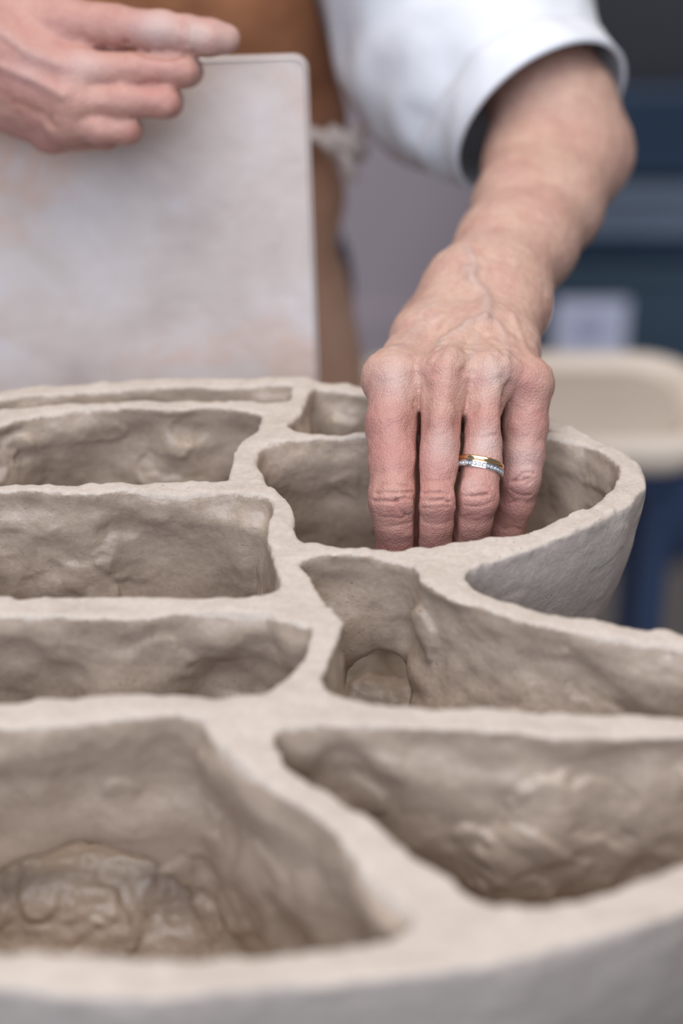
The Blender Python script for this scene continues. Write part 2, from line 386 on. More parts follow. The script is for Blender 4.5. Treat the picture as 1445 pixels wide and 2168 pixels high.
holes = [
 Z4([(1185, 95), (1165, 125), (1165, 155), (1100, 166), (1000, 172), (850, 166), (600, 168), (350, 178), (150, 186), (0, 192)]) + [(-130, 880), (-190, 925), (-180, 885), (-90, 850)]
   + Z4([(0, 132), (200, 104), (450, 87), (700, 83), (1000, 84), (1110, 88)]),
 Z4([(1040, 220), (1050, 240), (1030, 285), (985, 310), (950, 345), (930, 400), (917, 440), (915, 465), (880, 475), (700, 485), (500, 497), (350, 505), (150, 505), (0, 500)])
   + [(-180, 1030), (-270, 1010), (-270, 950), (-200, 910), (-100, 900)] + Z4([(0, 264), (100, 238), (250, 216), (380, 206), (500, 204), (700, 208), (820, 196), (900, 200), (960, 210)]),
 Z4([(1080, 560), (1088, 600), (1080, 660), (1070, 720), (1090, 790), (1110, 850), (1122, 885), (1090, 915), (1000, 938), (850, 950), (600, 952), (400, 948), (200, 953), (0, 955)])
   + [(-200, 1260), (-370, 1230), (-390, 1140), (-330, 1060), (-180, 1040)] + Z4([(0, 530), (100, 535), (230, 540), (380, 547), (520, 532), (700, 535), (850, 525), (940, 527), (1010, 548)]),
 Z4([(1250, 1085), (1245, 1130), (1225, 1190), (1170, 1260), (1100, 1320), (1040, 1343), (900, 1355), (700, 1345), (450, 1345), (250, 1360), (0, 1372)])
   + [(-250, 1480), (-430, 1460), (-450, 1380), (-400, 1310), (-200, 1300)] + Z4([(0, 1035), (200, 1040), (400, 1049), (550, 1040), (700, 1022), (850, 1011), (1040, 1006), (1120, 1035), (1200, 1065)]),
 Z5([(720, 150), (800, 230), (880, 300), (1000, 390), (1100, 470), (1180, 550), (1250, 630), (1310, 690), (1380, 750), (1402, 795), (1350, 840), (1250, 868), (1100, 890), (950, 902), (700, 915), (400, 915), (150, 910), (0, 905)])
   + [(-200, 1960), (-350, 1850), (-450, 1700), (-440, 1580), (-300, 1530)] + Z5([(0, 140), (150, 135), (350, 123), (480, 105), (600, 97), (680, 112)]),
 [(680, 818), (652, 840), (640, 865), (615, 892), (605, 904), (640, 912), (690, 913), (760, 911), (900, 913), (1080, 912)] + Z1([(960, 548), (1085, 552), (1050, 535), (1000, 510), (950, 494)])
   + [(1050, 862), (900, 836), (760, 814)],
 [(542, 968), (557, 945), (579, 939), (631, 931), (684, 923), (760, 920), (900, 921), (1050, 921)]
   + Z1([(960, 570), (1080, 600), (1180, 612), (1240, 650), (1265, 700), (1255, 750), (1215, 810), (1130, 870), (1000, 922), (900, 962), (850, 975), (720, 990), (560, 1010), (400, 1034), (250, 1045), (100, 1048), (0, 1030)])
   + Z4([(1220, 730), (1190, 705), (1185, 640), (1178, 598), (1140, 548), (1090, 515), (1060, 470)]),
 Z4([(1205, 820), (1270, 800), (1350, 795)]) + Z1([(160, 1083), (300, 1088), (370, 1105), (405, 1130), (425, 1180), (470, 1220), (560, 1266)])
   + Z6([(720, 12), (800, 35), (1000, 80), (1200, 120), (1300, 140), (1445, 162)]) + [(1580, 1408), (1680, 1450), (1700, 1500), (1600, 1525)]
   + Z6([(1445, 405), (1250, 391), (1000, 386), (800, 378), (600, 371), (400, 355), (280, 335), (220, 320), (165, 303), (142, 275), (165, 215), (200, 130), (218, 85), (205, 50)]) + Z4([(1340, 1013), (1290, 950), (1250, 880)]),
 [(589, 1545)] + Z6([(130, 420), (250, 420), (400, 435), (600, 450), (800, 470), (1000, 485), (1200, 479), (1445, 480)]) + [(1600, 1570), (1690, 1620), (1670, 1700), (1570, 1770)]
   + Z6([(1445, 925), (1350, 960), (1250, 1010), (1100, 1060), (950, 1085), (850, 1090), (760, 1075), (690, 1043), (620, 990), (500, 920), (430, 860), (320, 770), (200, 690), (80, 620), (5, 555)]),
]
HNAMES = ['far narrow', 'second', 'third', 'fourth', 'nearest left', 'dark', 'hand', 'right', 'nearest right']

def sd_poly(px, X, Y, jit, amp=1.0):
    p = np.array([onz(x, y)[:2] for x, y in px]); p = catmull(p, 8)
    q3 = np.concatenate([p, np.full((len(p), 1), jit)], 1)
    p = p + amp * 0.0007 * np.stack([noise(q3, 110.0), noise(q3, 110.0, 7.3)], 1) + amp * 0.0008 * np.stack([noise(q3, 300.0), noise(q3, 300.0, 3.1)], 1)
    d2 = np.full(X.shape, 1e9); ins = np.zeros(X.shape, bool)
    for i in range(len(p)):
        a = p[i]; b = p[(i + 1) % len(p)]; e = b - a; L = e @ e + 1e-14
        t = np.clip(((X - a[0]) * e[0] + (Y - a[1]) * e[1]) / L, 0, 1)
        d2 = np.minimum(d2, (X - a[0] - t * e[0]) ** 2 + (Y - a[1] - t * e[1]) ** 2)
        if a[1] != b[1]:
            c = ((a[1] > Y) != (b[1] > Y)) & (X < (b[0] - a[0]) * (Y - a[1]) / (b[1] - a[1]) + a[0])
            ins ^= c
    d = np.sqrt(d2); return np.where(ins, -d, d)

CH = 0.0015
DEEP = 0.142
op = np.array([onz(x, y)[:2] for x, y in outer])
lo = np.array([op[:, 0].min() - 0.008, op[:, 1].min() - 0.008, RZ - DEEP - 0.006]); hi = np.array([op[:, 0].max() + 0.008, op[:, 1].max() + 0.008, RZ + 0.008])
clay = Field(lo, hi, CH)
GX, GY = np.meshgrid(clay.ax[0].astype(float), clay.ax[1].astype(float), indexing='ij')
dO = sd_poly(outer, GX, GY, 0.5)
dH = [sd_poly(hh, GX, GY, 1.5 + i) for i, hh in enumerate(holes)]
g3 = np.stack([GX.ravel(), GY.ravel(), np.zeros(GX.size)], 1)
top = RZ + (0.0013 * noise(g3, 38.0) + 0.0007 * noise(g3, 110.0) + 0.0003 * noise(g3, 300.0)).reshape(GX.shape)
dHm = np.min(np.stack(dH), 0)
dO_s = sd_poly(outer, GX, GY, 0.5, 0.0); dHm_s = np.min(np.stack([sd_poly(hh, GX, GY, 0.5, 0.25) for hh in holes]), 0); dHm_r = dHm; dO_r = dO
II, JJ = np.meshgrid(np.arange(GX.shape[0]), np.arange(GX.shape[1]), indexing='ij')
for kz, z in enumerate(clay.ax[2]):
    dep = max(RZ - float(z), 0.0)
    tap = 0.016 * (dep / 0.076) ** 1.7
    q3 = g3.copy(); q3[:, 2] = z
    jm = max(0.0, 1 - dep / 0.007); dHm = dHm_r * jm + dHm_s * (1 - jm); dO = dO_r * jm + dO_s * (1 - jm)
    am = min(dep / 0.014, 1.0)                     # the partitions wander sideways as they go down
    sx = (am * (0.0046 * noise(q3, 24.0, 2.0) + 0.0018 * noise(q3, 62.0, 9.0)) / CH).reshape(GX.shape)
    sy = (am * (0.0062 * noise(q3, 24.0, 5.0) + 0.0022 * noise(q3, 62.0, 3.0)) / CH).reshape(GX.shape)
    fx = np.clip(II + sx, 0, GX.shape[0] - 1.01); fy = np.clip(JJ + sy, 0, GX.shape[1] - 1.01)
    i0 = fx.astype(int); j0 = fy.astype(int); fx -= i0; fy -= j0
    dw = (dHm[i0, j0] * (1 - fx) + dHm[i0 + 1, j0] * fx) * (1 - fy) + (dHm[i0, j0 + 1] * (1 - fx) + dHm[i0 + 1, j0 + 1] * fx) * fy
    wob = 0.5 * CH * sx
    cav = np.maximum(dw + 0.0012 * min(dep / 0.05, 1), dO + 0.010 + tap)
    cav = smax(cav, (RZ - DEEP + 0.010) - z + wob, 0.02)
    out = dO + tap + 0.12 * wob * min(dep / 0.03, 1)
    s = smax(out, -cav, 0.002)
    s = smax(s, z - top, 0.0020)
    s = smax(s, (RZ - DEEP) - z, 0.01)
    clay.f[:, :, kz] = s
# openings low in two of the partitions, and the lump of clay seen through one
c = onz(95, 1500); clay.ellip((c[0], c[1], RZ - 0.112), (0.056, 0.026, 0.052), 0.008, sub=True)
c = onz(290, 1500); clay.ellip((c[0] - 0.006, c[1] - 0.004, RZ - 0.125), (0.026, 0.026, 0.045), 0.008, sub=True)
c = onz(812, 1168); clay.ellip((c[0], c[1], RZ - 0.083), (0.017, 0.022, 0.034), 0.006, sub=True)
c = onz(110, 1455); clay.ellip((c[0], c[1], RZ - 0.136), (0.075, 0.030, 0.054), 0.012)
c = onz(830, 1060); clay.ellip((c[0], c[1], RZ - 0.118), (0.04, 0.02, 0.022), 0.015)
v, q = clay.surface()
nrm = vnormals(v, q)
dep = np.clip(RZ - v[:, 2], 0, 1)
wm = sstep(0.002, 0.010, dep)
wm = wm * sstep(RZ - DEEP + 0.001, RZ - DEEP + 0.006, v[:, 2])
disp = 0.0019 * noise(v, 52.0, 4.0) + 0.0006 * noise(v, 150.0, 1.0) + 0.00018 * noise(v, 420.0, 6.0)
gi = np.clip(((v[:, :2] - lo[:2]) / CH).round().astype(int), 0, np.array(GX.shape) - 1); outv = sstep(-0.0065, -0.004, dO[gi[:, 0], gi[:, 1]] + 0.016 * (dep / 0.076) ** 1.7)
order = np.argsort(v[:, 0]); vs0 = v[order, 0]
sm = np.zeros(len(v))
cand = np.nonzero((dep > 0.006) & (dep < 0.12))[0]
for c in RNG.choice(cand, 460, replace=False):        # thumb smears: flat tongues of clay with one sharp lip
    n0 = nrm[c]; t = np.cross(n0, RNG.normal(size=3)); t /= np.linalg.norm(t) + 1e-9; b = np.cross(n0, t)
    R = RNG.uniform(0.006, 0.019)
    cs = order[np.searchsorted(vs0, v[c, 0] - 1.7 * R):np.searchsorted(vs0, v[c, 0] + 1.7 * R)]; d = v[cs] - v[c]
    sel = (np.abs(d[:, 1]) < 1.7 * R) & (np.abs(d[:, 2]) < 1.7 * R); near = cs[sel]
    d = d[sel]; u = d @ t / R; wv = d @ b / (R * RNG.uniform(0.5, 1.3)); nn = nrm[near] @ n0
    r = np.sqrt(u * u + wv * wv) + 0.42 * noise(v[near], 85.0) + 0.12 * noise(v[near], 260.0)
    s_ = (1 - sstep(0.86, 1.0, r)) * sstep(-1.0, 0.75, u) * np.clip(nn, 0, 1)
    sm[near] += RNG.choice([1.0, 1.0, -0.7]) * RNG.uniform(0.0009, 0.0030) * s_
disp = disp + sstep(0.072, 0.085, dep) * (0.0026 * noise(v, 70.0, 12.0) + 0.0010 * noise(v, 170.0, 2.0) + 0.0006 * noise(v, 360.0, 2.0))
disp = (disp + np.clip(sm, -0.0036, 0.0036)) * wm * (1 - 0.75 * outv) + (1 - wm) * (0.0002 * noise(v, 300.0))
v = v + nrm * disp[:, None]
# drips and crumbs hanging over the rims
nrm = vnormals(v, q)
fc = v[q].mean(1); fn = nrm[q].mean(1)
ix = np.clip(((fc[:, 0] - lo[0]) / CH).round().astype(int), 0, GX.shape[0] - 1); iy = np.clip(((fc[:, 1] - lo[1]) / CH).round().astype(int), 0, GX.shape[1] - 1)
tapf = 0.016 * (np.clip(RZ - fc[:, 2], 0, 1) / 0.076) ** 1.7
hd = np.stack([d[ix, iy] for d in dH], 1)
od = dO[ix, iy] + tapf
cell = hd.argmin(1)
isout = (od > -0.0052) | (fc[:, 2] < RZ - DEEP + 0.006) & (fn[:, 2] < 0)
isrim = (fc[:, 2] > RZ - 0.0042) & (fn[:, 2] > 0.45)
part = np.where(isrim, 100, np.where(isout, 101, cell))
vessel = empty('clay_vessel', (0, 0.66, RZ - DEEP))
tag(vessel, 'large unfired clay vessel of many hollow cells with pale trimmed rims, hand reaching into it', 'clay vessel')
PLAB = {100: ('rim', CLAY_RIM, 'pale dry trimmed rim running between the cells'), 101: ('outer_wall', CLAY_OUT, 'smooth grey outer clay wall with pitted patches')}
for pid in np.unique(part):
    fs = q[part == pid]; used, inv = np.unique(fs, return_inverse=True)
    nm, mt, lb = PLAB.get(int(pid), ('cell_wall', CLAY_WALL, None))
    o = mesh_from(nm, v[used] - np.array(vessel.location), inv.reshape(fs.shape), mt, vessel, normals=nrm[used])
    if lb: o['label'] = lb
del clay

# work stand under the vessel
stand = empty('work_stand', (-0.1, 0.7, 0)); ST = RZ - DEEP - 0.002
tag(stand, 'low wooden work stand carrying the clay vessel', 'stand')
box('stand_top', (-0.22, -0.20, ST - 0.03), (0.17, 0.30, ST), WOOD, stand, 0.004)
for sx in (-0.19, 0.12):
    for sy in (-0.17, 0.25):
        box('leg', (sx, sy, 0), (sx + 0.04, sy + 0.04, ST - 0.03), WOOD, stand, 0.003)
#@@NEXT
# ------------------------------------------------------------------ the potter: body
_pc = {}
def dense(v, px, py, rad=5):              # front-most surface point seen at a pixel
    if _pc.get('id') != id(v): _pc['id'] = id(v); _pc['p'] = project(v)
    p = _pc['p']; m = np.nonzero((np.abs(p[:, 0] - px) < rad) & (np.abs(p[:, 1] - py) < rad))[0]
    if len(m) == 0: return None
    return v[m[p[m, 2].argmin()]]
def seg_dist(v, pl):
    best = np.full(len(v), 9.0)
    m = np.nonzero(((v > pl.min(0) - 0.016) & (v < pl.max(0) + 0.016)).all(1))[0]; full = best; v = v[m]; best = best[m]
    for a, b in zip(pl[:-1], pl[1:]):
        e = b - a; t = np.clip(((v - a) @ e) / (e @ e + 1e-12), 0, 1)
        best = np.minimum(best, np.linalg.norm(v - a - t[:, None] * e, axis=1))
    full[m] = best; return full

def J(x, y, d, r): return (at(x, y, d), mm(r, d))
H = 0.0012
# ---- reaching arm (the hand in the cell)
arm = Field(at(760, 1250, 0.86) * [1, 1, 1] - [0.012, 0.10, 0.02], np.array([0.185, 1.25, 1.20]), H)
palm = arm
fingers = {
 'index':  [J(836, 812, .886, 50), J(829, 900, .880, 53), J(833, 985, .874, 48), J(834, 1058, .870, 50), J(838, 1105, .874, 43), J(841, 1165, .882, 40), J(846, 1215, .892, 38), J(850, 1260, .900, 30)],
 'middle': [J(940, 795, .882, 48), J(933, 900, .876, 45), J(927, 990, .871, 40.5), J(924, 1062, .867, 41), J(921, 1105, .871, 37), J(918, 1170, .880, 36), J(918, 1225, .890, 35), J(920, 1275, .899, 28)],
 'ring':   [J(1036, 800, .886, 46), J(1023, 900, .880, 40.5), J(1017, 985, .875, 40), J(1007, 1055, .870, 44), J(1001, 1100, .875, 38), J(993, 1160, .885, 36), J(986, 1215, .894, 34), J(983, 1255, .902, 28)],
 'pinky':  [J(1118, 815, .898, 46), J(1112, 900, .898, 44), J(1108, 960, .897, 41), J(1102, 1018, .896, 37), J(1093, 1065, .900, 33), J(1074, 1130, .908, 31), J(1060, 1180, .914, 29), J(1053, 1215, .918, 24)],
}
HLO, HHI = arm.lo, np.array([0.13, 0.97, 1.10]); HS = arm.crop(HLO, HHI).sl
ff = None; fl = []
for nm, ch in fingers.items():
    ch = [(p, r + 0.0006) for p, r in ch]; g = arm.crop(HLO, HHI); g.chain(ch, 0.0025)
    p = ch[3]                                          # knuckle cap of the middle joint, raised on the back of the finger
    g.ellip(p[0] - FWD * 0.0022, (p[1] * 0.86, p[1] * 0.75, p[1] * 0.95), 0.003)
    ff = g.f if ff is None else smin(ff, g.f, 0.0006)
    fl.append(g.f)
slits = None
for i, (x, y) in enumerate(((884, 872), (986, 884), (1064, 868))):
    wp = at(x, y, 0.88); ax_ = list(fingers.values())[i + 1][3][0] - list(fingers.values())[i + 1][1][0]; ax_ = ax_ / np.linalg.norm(ax_)
    gate = ((g.ax[0] - wp[0]) * ax_[0])[:, None, None] + ((g.ax[1] - wp[1]) * ax_[1])[None, :, None] + ((g.ax[2] - wp[2]) * ax_[2])[None, None, :]
    near = 0.004 - np.maximum(fl[i], fl[i + 1])
    c_ = np.minimum(np.minimum(0.0008 - np.abs(fl[i] - fl[i + 1]) * 0.5, gate * 0.3), near)
    slits = c_ if slits is None else np.maximum(slits, c_)
del fl, g
k_ = 0.011
for (x, y, d, r) in [(826, 800, .890, 53), (944, 786, .884, 47), (1040, 793, .888, 45), (1117, 812, .899, 46)]:
    palm.ball(at(x, y, d), mm(r, d), 0.010)
mc = [[J(826, 800, .892, 50), J(893, 712, .935, 56), J(965, 640, .968, 74)],
      [J(944, 790, .889, 46), J(985, 712, .928, 52), J(1000, 640, .962, 70)],
      [J(1040, 797, .893, 44), J(1040, 712, .930, 50), J(1040, 640, .964, 70)],
      [J(1112, 812, .903, 46), J(1084, 735, .932, 46), J(1078, 640, .970, 74)]]
for ch in mc: palm.chain(ch, k_)
# palm and ball of the thumb below the knuckles
palm.cone(at(850, 850, .925), at(960, 720, .965), mm(62, .92), mm(70, .96), 0.012)
palm.cone(at(1085, 850, .925), at(1060, 720, .965), mm(52, .92), mm(62, .96), 0.012)
palm.cone(at(950, 840, .92), at(1010, 720, .965), mm(60, .92), mm(70, .96), 0.012)
thumb = arm.crop(HLO, HHI)
thumb.chain([J(905, 700, .968, 72), J(852, 790, .945, 54), J(846, 900, .935, 46), J(856, 1000, .925, 44), J(872, 1090, .918, 38), J(880, 1130, .916, 30)], 0.006)
palm.f[HS] = smin(palm.f[HS], thumb.f, 0.007); del thumb
# wrist, forearm, elbow, upper arm
for ch in ([J(984, 650, .962, 76), J(998, 610, .975, 82), J(1062, 520, 1.015, 86), J(1108, 440, 1.055, 97), J(1140, 345, 1.098, 110), J(1172, 240, 1.112, 114), J(1142, 172, 1.130, 116), J(1062, 95, 1.162, 112), J(985, -20, 1.186, 112)],
           [J(1062, 650, .966, 76), J(1066, 610, .980, 82), J(1126, 520, 1.022, 85), J(1172, 440, 1.062, 91), J(1216, 345, 1.105, 97), J(1190, 235, 1.115, 108)]):
    palm.chain(ch, 0.014)
palm.ball(at(1268, 322, 1.118), mm(68, 1.118), 0.016)          # point of the elbow
palm.ball(at(1112, 660, .968), mm(46, .968), 0.008)            # ulna head
sh_l = np.array([0.03, 1.17, 1.335])
palm.cone(at(985, -20, 1.186), (.045, 1.205, 1.27), mm(112, 1.186), 0.034, 0.012); palm.cone((.045, 1.205, 1.27), sh_l + [-0.02, 0.02, -0.01], 0.034, 0.034, 0.012)
palm.f[HS] = smin(palm.f[HS], smax(ff, slits, 0.0005), 0.0035); palm.f[HS] = smax(palm.f[HS], np.minimum(slits, 0.004), 0.0004); del ff, slits
for a_, b_ in (('index', 'middle'), ('middle', 'ring'), ('ring', 'pinky')):      # webs and the hollows between the knuckles
    A, B = fingers[a_], fingers[b_]
    m0 = (A[0][0] + B[0][0]) / 2; m1 = (A[1][0] + B[1][0]) / 2; m2 = (A[2][0] + B[2][0]) / 2
    palm.cone(m0 - FWD * 0.0110 + (m1 - m0) * 0.30, m1 - FWD * 0.0085, 0.0012, 0.0024, 0.008, sub=True)
v1, q1 = arm.surface(); del arm, palm
v1, q1 = subdivide(v1, q1)
n1 = vnormals(v1, q1)
pr = project(v1); front = (n1 @ (CAM - v1.mean(0))) > -0.02
hand_zone = v1[:, 1] < 0.96
red = np.zeros(len(v1)); vein = np.zeros(len(v1)); dust = np.zeros(len(v1)); crease = np.zeros(len(v1)); dsp = np.zeros(len(v1))
def path3(pts):
    out = []
    for x, y in pts:
        h = dense(v1, x, y)
        if h is not None: out.append(h)
    return catmull(np.array(out), 5, closed=False)
WN = noise(v1, 260.0, 5.0)
def ridge(pts, width, height, col=0.0):
    d = seg_dist(v1, path3(pts)); g = np.exp(-(d / width) ** 2); global dsp, vein
    dsp = dsp + height * g; vein = np.maximum(vein, col * g)
def groove(pts, width, depth, col=0.35):
    d = seg_dist(v1, path3(pts)); g = np.exp(-(d / width) ** 2) * np.clip(0.75 + 0.6 * WN, 0.1, 1.2); global dsp, crease
    dsp = dsp - depth * g; crease = np.maximum(crease, col * g)
def blush(x, y, r, amt):
    h = dense(v1, x, y); global red
    if h is None: return
    red = np.maximum(red, amt * np.exp(-(np.linalg.norm(v1 - h, axis=1) / r) ** 2))
Zh = lambda pts: [(760 + x / 3.284, 560 + y / 3.284) for x, y in pts]      # traced on the knuckles
Zf = lambda pts: [(760 + x / 3.284, 900 + y / 3.284) for x, y in pts]      # traced on the fingers
# veins and tendons on the back of the hand
ridge(Zh([(740, 20), (800, 110), (880, 190), (905, 260), (895, 330), (880, 375)]), 0.0030, 0.0015, 0.34)
ridge(Zh([(880, 375), (800, 385), (740, 430), (640, 460), (580, 490), (540, 540)]), 0.0028, 0.0013, 0.34)
ridge(Zh([(900, 370), (970, 400), (1000, 460), (1030, 570), (1040, 620)]), 0.0024, 0.0009, 0.25)
ridge(Zh([(520, 260), (440, 320), (430, 400), (330, 500)]), 0.0026, 0.0009, 0.2)
ridge(Zh([(520, 350), (470, 420), (380, 520), (260, 560)]), 0.0026, 0.0008, 0.2)
ridge(Zh([(1080, 330), (1110, 420), (1140, 500), (1200, 620)]), 0.0022, 0.0008, 0.0)
ridge(Zh([(830, 480), (800, 560), (780, 640)]), 0.0020, 0.0007, 0.3)
ridge([(985, 520), (1000, 560), (990, 590)], 0.002, 0.0010, 0.4)
for a, b in (((945, 775), (985, 680)), ((1038, 780), (1030, 690)), ((835, 785), (930, 690)), ((1112, 798), (1085, 715))):
    ridge([a, ((a[0] + b[0]) / 2, (a[1] + b[1]) / 2), b], 0.0050, 0.0009)
for a, b in (((890, 790), (940, 700)), ((992, 780), (1005, 705)), ((1080, 790), (1060, 715))):
    groove([a, ((a[0] + b[0]) / 2, (a[1] + b[1]) / 2), b], 0.006, 0.0012, 0.0)
# wrinkles over the middle joints
def wr(z, depth=0.0007, width=0.0009, col=0.3): groove(Zf(z), width * 0.85, depth * 1.0, col * 0.6)
wr([(110, 410), (200, 395), (300, 405), (385, 420)]); wr([(100, 470), (200, 455), (320, 460), (395, 475)])
wr([(85, 520), (160, 545), (230, 545), (270, 530)], 0.0010, 0.0010, 0.5); wr([(270, 540), (330, 520), (380, 515)], 0.0009); wr([(270, 540), (285, 590), (340, 640)], 0.0009)
wr([(120, 640), (220, 650), (300, 655), (370, 640)], 0.0005); wr([(120, 720), (250, 710), (380, 690)], 0.0004)
wr([(425, 465), (500, 455), (580, 455), (640, 470)], 0.0009); wr([(415, 545), (500, 550), (570, 540), (650, 545)], 0.0009); wr([(430, 510), (540, 515), (640, 500)], 0.0005)
wr([(425, 590), (540, 590), (650, 585)], 0.0005); wr([(430, 690), (540, 700), (640, 690)], 0.0004); wr([(420, 380), (520, 375), (660, 370)], 0.0004)
wr([(700, 430), (780, 405), (850, 400), (935, 420)], 0.0009); wr([(700, 490), (780, 490), (850, 490), (910, 480)], 0.0012, 0.0010, 0.45); wr([(690, 560), (800, 585), (930, 555)], 0.0006)
wr([(680, 650), (780, 640), (910, 650)], 0.0004); wr([(740, 60), (850, 70), (970, 60)], 0.0005)
wr([(1040, 400), (1090, 350), (1160, 320), (1230, 330)], 0.0009); wr([(1060, 410), (1130, 400), (1200, 370)], 0.0010, 0.0010, 0.4); wr([(1040, 460), (1100, 500), (1200, 500)], 0.0008); wr([(1130, 380), (1160, 430), (1210, 400)], 0.0008)
wr([(1020, 560), (1100, 540), (1190, 560)], 0.0005); wr([(990, 740), (1060, 730), (1130, 735)], 0.0006)
groove([(884, 850), (884, 868)], 0.0020, 0.0008, 0.2); groove([(1004, 858), (994, 872)], 0.0018, 0.0007, 0.2); groove([(1068, 850), (1066, 866)], 0.0018, 0.0007, 0.2)
# redness of the skin and clay dust on it
for x, y, r, a in [(835, 1085, .014, .75), (925, 1085, .012, .65), (1005, 1070, .012, .6), (1100, 1040, .010, .5), (800, 820, .016, .45), (912, 790, .009, .55), (985, 790, .006, .5), (1011, 800, .006, .6),
                   (1105, 815, .012, .7), (940, 830, .014, .45), (860, 960, .016, .35), (930, 1000, .010, .35), (1012, 890, .010, .15), (850, 880, .012, .35), (1150, 700, .012, .35), (1140, 890, .012, .35)]:
    blush(x, y, r, a)
low = sstep(1110, 1175, pr[:, 1]) * hand_zone; red = np.maximum(red, 0.85 * low)  # redder and darker towards the fingertips, by height in the camera view
for x, y, r, a in [(1055, 785, .010, .35), (1110, 980, .010, .35), (1030, 935, .007, .5), (940, 940, .008, .3), (830, 795, .010, .35), (990, 1020, .006, .25)]:
    h = dense(v1, x, y); dust = np.maximum(dust, a * np.exp(-(np.linalg.norm(v1 - h, axis=1) / r) ** 2))
fingz = sstep(790, 900, pr[:, 1]) * hand_zone; red = np.maximum(red, fingz * (0.58 + 0.16 * noise(v1, 55.0, 1.0)))   # fingers redder than the arm; their weaker light is put into the colour too
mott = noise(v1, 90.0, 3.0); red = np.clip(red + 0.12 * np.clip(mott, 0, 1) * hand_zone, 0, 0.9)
dsp = dsp + (0.0003 * noise(v1, 130.0) + 0.00018 * noise(v1, 320.0, 4.0)) + 0.0003 * noise(v1, 45.0, 8.0)
v1 = v1 + n1 * dsp[:, None]

# ---- holding arm (the hand at the board)
H2 = 0.0017
w2 = at(-95, 95, .985); el2 = np.array([-0.37, 1.10, 1.10]); sh_r = np.array([-0.33, 1.19, 1.335])
a2 = Field(np.array([-0.43, 0.88, 1.02]), np.array([-0.02, 1.28, 1.24]), H2)
hand2 = [
 [J(165, 152, .972, 46), J(280, 150, .968, 37), J(385, 150, .970, 35), J(396, 152, .985, 33), J(360, 150, 1.000, 30), J(290, 152, 1.004, 28), J(230, 155, 1.002, 24)],
 [J(150, 214, .972, 44), J(260, 216, .968, 35), J(348, 216, .970, 33), J(356, 217, .985, 31), J(320, 216, .998, 28), J(250, 216, 1.002, 26), J(200, 216, 1.000, 22)],
 [J(140, 262, .978, 40), J(210, 272, .972, 32), J(268, 274, .973, 30), J(274, 275, .988, 28), J(240, 272, .998, 26), J(190, 268, 1.000, 24), J(150, 262, 1.000, 20)],
 [J(110, 285, .990, 36), J(170, 292, .990, 27), J(225, 292, .992, 25), J(228, 290, 1.000, 22), J(190, 285, 1.005, 20), J(150, 280, 1.006, 18)],
 [J(20, 40, .985, 66), J(140, 52, .978, 58), J(250, 58, .972, 46), J(340, 66, .968, 42), J(395, 74, .968, 43), J(440, 80, .969, 40), J(474, 82, .971, 33)],
]
LO2, HI2 = np.array([-0.19, 0.88, 1.05]), a2.lo + a2.h * (a2.n - 1); S2 = a2.crop(LO2, HI2).sl
f2 = None
for ch in hand2:
    g = a2.crop(LO2, HI2); g.chain(ch, 0.003); f2 = g.f if f2 is None else smin(f2, g.f, 0.0010); del g
for i, ch in enumerate(hand2[:4]):
    a2.cone(ch[0][0], w2 + (0, 0, 0.012 - 0.009 * i), ch[0][1], 0.019, 0.010)
    a2.ball(ch[0][0] - FWD * 0.002, ch[0][1] * 0.98, 0.006)
a2.cone(at(60, 130, .992), at(180, 190, 1.0), mm(70, .99), mm(52, 1.0), 0.01)
a2.cone(hand2[4][0][0], w2, mm(62, .985), 0.022, 0.012)
for dz in (-0.010, 0.010):
    a2.cone(w2 + (0, 0, dz), (w2 + el2) / 2 + (0, 0, dz), 0.020, 0.031, 0.012)
    a2.cone((w2 + el2) / 2 + (0, 0, dz), el2 + (0, 0, dz * 0.5), 0.031, 0.036, 0.012)
a2.cone(el2, sh_r, 0.036, 0.042, 0.012)
a2.f[S2] = smin(a2.f[S2], f2, 0.004); del f2
v2, q2 = a2.surface(); del a2
v2, q2 = subdivide(v2, q2); n2 = vnormals(v2, q2)
WN = noise(v2, 260.0, 5.0); v1s, n1s = v1, n1
v1, n1 = v2, n2
sv = (red, vein, dust, crease)
red = np.zeros(len(v2)); vein = np.zeros(len(v2)); dust = np.zeros(len(v2)); crease = np.zeros(len(v2)); dsp = np.zeros(len(v2))
for x, y, r, a in [(150, 150, .014, .6), (140, 215, .014, .55), (400, 155, .012, .5), (365, 220, .012, .55), (285, 280, .012, .6), (120, 280, .02, .4), (330, 80, .012, .35), (20, 100, .02, .3), (60, 200, .02, .5)]: blush(x, y, r, a)
ridge([(2, 145), (60, 170), (130, 205)], 0.0028, 0.0014, 0.15); ridge([(5, 60), (60, 110), (120, 135)], 0.003, 0.0012, 0.2)
groove([(262, 95), (300, 112), (360, 120), (412, 117)], 0.0014, 0.0012, 0.7); groove([(2, 205), (60, 235), (110, 265)], 0.003, 0.001, 0.3)
for x in (372, 385, 398): groove([(x, 40), (x + 6, 70), (x + 4, 100)], 0.0011, 0.0005, 0.2)
for x, y, r, a in [(330, 62, .012, .5), (420, 75, .008, .5), (180, 130, .01, .3), (480, 80, .01, .3), (60, 155, .008, .15)]:
    h = dense(v2, x, y)
    if h is not None: dust = np.maximum(dust, a * np.exp(-(np.linalg.norm(v2 - h, axis=1) / r) ** 2))
red = np.maximum(red, 0.52 + 0.15 * noise(v2, 55.0))
dsp = dsp + 0.0005 * noise(v2, 70.0) + 0.0003 * noise(v2, 190.0)
v2 = v2 + n2 * dsp[:, None]
att2 = (red, vein, dust, crease); v1, n1 = v1s, n1s

